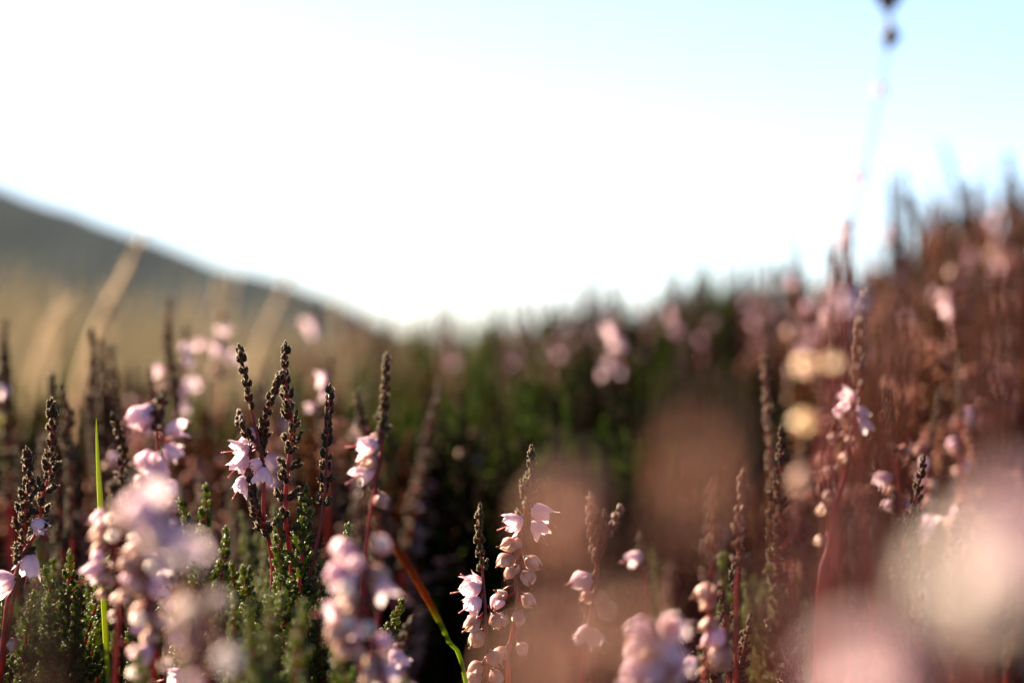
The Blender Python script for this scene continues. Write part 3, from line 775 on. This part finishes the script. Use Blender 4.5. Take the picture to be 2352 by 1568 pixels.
sprig("heather_sprig", "near russet sprig blurred along the right hand slope",
      [(2300, 700), (2290, 850), (2270, 1050), (2260, 1300), (2250, 1500)], .15, rad=.0010, mats=('stem', 'rust'), tpl=LOBE_MID, leaf=lk(.030, n1=5, gap1=.0028))
sprig("heather_shoot", "near rust brown shoot blurred between the crimson stem and the grey-pink bloom",
      [(1790, 1180), (1800, 1280), (1800, 1400), (1790, 1560)], .15, rad=.0009, mats=('stem', 'rust'), tpl=LOBE_MID, leaf=lk(.016, n1=6, gap1=.0026))
sprig("heather_shoot", "near olive shoot blurred over the bottom corner beneath the curved sprig",
      [(90, 1400), (100, 1480), (110, 1600)], .17, rad=.0008, mats=('stem', 'leaf'), tpl=LOBE_MID, leaf=lk(.014, n1=6, gap1=.0026))
sprig("heather_sprig", "tall blurred sprig reaching out of the top of the sky",
      [(2062, -260), (2050, -120), (2042, 10), (2044, 90), (2022, 220), (1985, 400), (1955, 540), (1950, 700), (1960, 1000), (1990, 1400)], .30, rad=.00024, tpl=LOBE_MID,
      leaf=lk(.016, gap1=.003, n1=3), flowers=[(2028, -25, 120, 'silhouette_bud', .9), (2056, -18, 40, 'silhouette_bud', .8), (2042, 5, 270, 'silhouette_bud', .7), (2045, 84, 265, 'silhouette_bud', .75), (2020, 212, 200, 'pinkbud', .4), (1970, 405, 200, 'open', .5), (1932, 520, 200, 'open', .5), (1935, 560, 220, 'pinkbud', .5)])

# ------------------------------------------------------------------ repeats: green shoots low among the sprigs, brown shoots and flowering sprigs further back
def shoot_proto(seed, kind):
    rg = random.Random(seed)
    root = empty({'green': "green_heather_shoot", 'brown': "brown_heather_shoot", 'bloom': "flowering_heather_sprig"}[kind], (0, 0, 0))
    h = .15
    pts = [(rg.uniform(-.006, .006), rg.uniform(-.006, .006), h), (rg.uniform(-.004, .004), rg.uniform(-.004, .004), h * .75), (0, rg.uniform(-.003, .003), h * .45), (0, 0, 0)]
    c = Curve(pts)
    st, lf, fl = MB(), MB(), MB()
    tube(st, [c.at(s) for s in np.linspace(0, c.len, 24)], [.0005 * (.5 + min(1, s / .06)) for s in np.linspace(0, c.len, 24)], 6)
    global HAIRS, HAIR_N
    HAIR_N = 5
    tp = LOBE_HI if kind == 'green' else LOBE_MID
    HAIRS = MB() if kind == 'green' else None
    if kind == 'green':
        leafy(lf, tp, c, 0, .085, rg, leaf=.0019, gap1=.0040, n1=9, open_=.9, tone_fn=GRN)
        for k in range(5):
            s = rg.uniform(.02, .08); a = rg.uniform(0, 6.28); L = rg.uniform(.012, .022)
            p = c.at(s); q = p + np.array((math.cos(a) * L * .45, math.sin(a) * L * .45, L))
            bc = Curve([q, (p + q) / 2 + np.array((math.cos(a), math.sin(a), -.2)) * L * .12, p])
            tube(st, [bc.at(t) for t in np.linspace(0, bc.len, 8)], np.linspace(.00025, .0004, 8), 5)
            leafy(lf, tp, bc, 0, bc.len * .95, rg, leaf=.0019, gap1=.0034, n1=7, open_=.9, tone_fn=GRN)
    elif kind == 'brown':
        leafy(lf, tp, c, 0, .055, rg, leaf=.0021, gap1=.0036, n1=6, open_=.6, tone_fn=BROWN)
    else:
        leafy(lf, tp, c, 0, .016, rg, leaf=.0019, gap1=.003, n1=4, open_=.5, tone_fn=BROWN)
        leafy(lf, tp, c, .055, .09, rg, leaf=.0019, gap1=.004, n1=6, open_=.8, tone_fn=GRN)
    st.build("stem", M['stem'], root)
    lf.build("scale_leaves", M['green' if kind == 'green' else 'leaf'], root)
    if HAIRS is not None: HAIRS.build("leaf_down", M['hairs'], root, smooth=False)
    HAIRS = None
    if kind == 'bloom':
        for k in range(13):
            s = .013 + .042 * (k + rg.random()) / 13; a = rg.uniform(0, 6.28)
            out = np.array((math.cos(a), math.sin(a), rg.uniform(-.2, .3)))
            add_bell(root, rg.choice(('open', 'seed', 'seed', 'seed', 'pinkbud')), c.at(s) + out * .0012, unit(out + np.array((0, 0, -.5))), rg.uniform(.8, 1.05), rg.uniform(0, 6))
    return root
PR = {'green': [shoot_proto(s, 'green') for s in (31, 32, 33)], 'brown': [shoot_proto(s, 'brown') for s in (41, 42)], 'bloom': [shoot_proto(s, 'bloom') for s in (51, 52, 53)]}
rp = random.Random(9)
def scatter(kind, n, xr, dr, top, label, cat, group, sp=(0, 0)):
    for k in range(n):
        px, d = rp.uniform(*xr), rp.uniform(*dr)
        py = top(px, d) + rp.uniform(*sp)
        t = P(px, py, d)
        g = float(ground_height(np.array(t[0]), np.array(d)))
        h = max(.06, t[2] - g) / .15
        place(PR[kind], k, (t[0], d, g), rp.uniform(0, 6.28), (min(1.15, h ** .5), min(1.15, h ** .5), h), label, cat, group, (rp.gauss(0, .07), rp.gauss(0, .07)))
scatter('green', 24, (420, 775), (.43, .54), lambda x, d: 1215, "short green leafy heather shoot crowded beneath the lilac sprigs", "heather", "green shoots beneath the lilac sprigs", (-110, 200))
scatter('green', 24, (-40, 420), (.43, .56), lambda x, d: 1270, "short green leafy heather shoot low beneath the cream and pink bells", "heather", "green shoots beneath the cream bells", (-90, 200))
scatter('green', 9, (420, 800), (.35, .41), lambda x, d: 1430, "soft green shoot low before the sharp sprigs", "heather", "soft green shoots low before the sharp sprigs", (-60, 120))
scatter('brown', 30, (-20, 900), (.55, .78), lambda x, d: 960, "blurred brown heather shoot behind the beaded sprigs", "heather", "blurred brown shoots behind the beaded sprigs", (-90, 160))
scatter('bloom', 20, (290, 680), (.6, 1.0), lambda x, d: 890, "blurred pink flowering sprig behind the beaded sprigs", "heather", "blurred pink sprigs behind the beaded sprigs", (-80, 120))
scatter('brown', 22, (1850, 2400), (.48, .7), lambda x, d: 1120, "fine brown twiggy shoot seen through the blurred veil on the slope", "heather", "fine twiggy shoots on the slope", (-150, 200))
scatter('bloom', 4, (2020, 2420), (.5, .9), lambda x, d: 1000 - (d - .5) * 700, "small flowering sprig on the slope under the sky", "heather", "small flowering sprigs on the slope", (-80, 150))
scatter('bloom', 15, (1850, 2420), (.85, 1.25), lambda x, d: np.interp(x, *zip(*SIL)), "blurred pink flowering sprig along the crest of the slope", "heather", "pink sprigs along the crest", (-40, 120))
scatter('brown', 10, (1430, 1850), (.42, .6), lambda x, d: 1290, "brown shoot low behind the blurred sandy discs", "heather", "brown shoots behind the sandy discs", (-40, 200))
scatter('green', 12, (1400, 1900), (.5, .7), lambda x, d: 1300, "dim green shoot low in the shade of the black shrub", "heather", "dim green shoots in shade of the black shrub", (-60, 160))
scatter('bloom', 24, (820, 1950), (1.05, 1.5), lambda x, d: np.interp(x, *zip(*SIL)), "faded blurred spike standing out of the dark shrub tops", "heather", "faded spikes on the dark shrub tops", (-25, 40))
scatter('green', 16, (380, 960), (.66, .9), lambda x, d: 1000, "blurred green shoot behind the sharp sprigs", "heather", "blurred green shoots behind the sharp sprigs", (-130, 110))
scatter('bloom', 7, (640, 1250), (.6, .9), lambda x, d: 960, "blurred reddish flowering sprig before the green shrubs", "heather", "blurred reddish sprigs before the green shrubs", (-90, 140))
scatter('brown', 7, (2000, 2420), (.9, 1.25), lambda x, d: np.interp(x, *zip(*SIL)), "blurred russet shoot pointing up from the crest of the slope", "heather", "russet shoots along the crest", (-60, 60))
scatter('brown', 26, (820, 1850), (1.0, 1.5), lambda x, d: np.interp(x, *zip(*SIL)), "blurred pinkish brown shoot tip fringing the dark shrub tops", "heather", "brown shoot tips fringing the dark shrubs", (-22, 60))
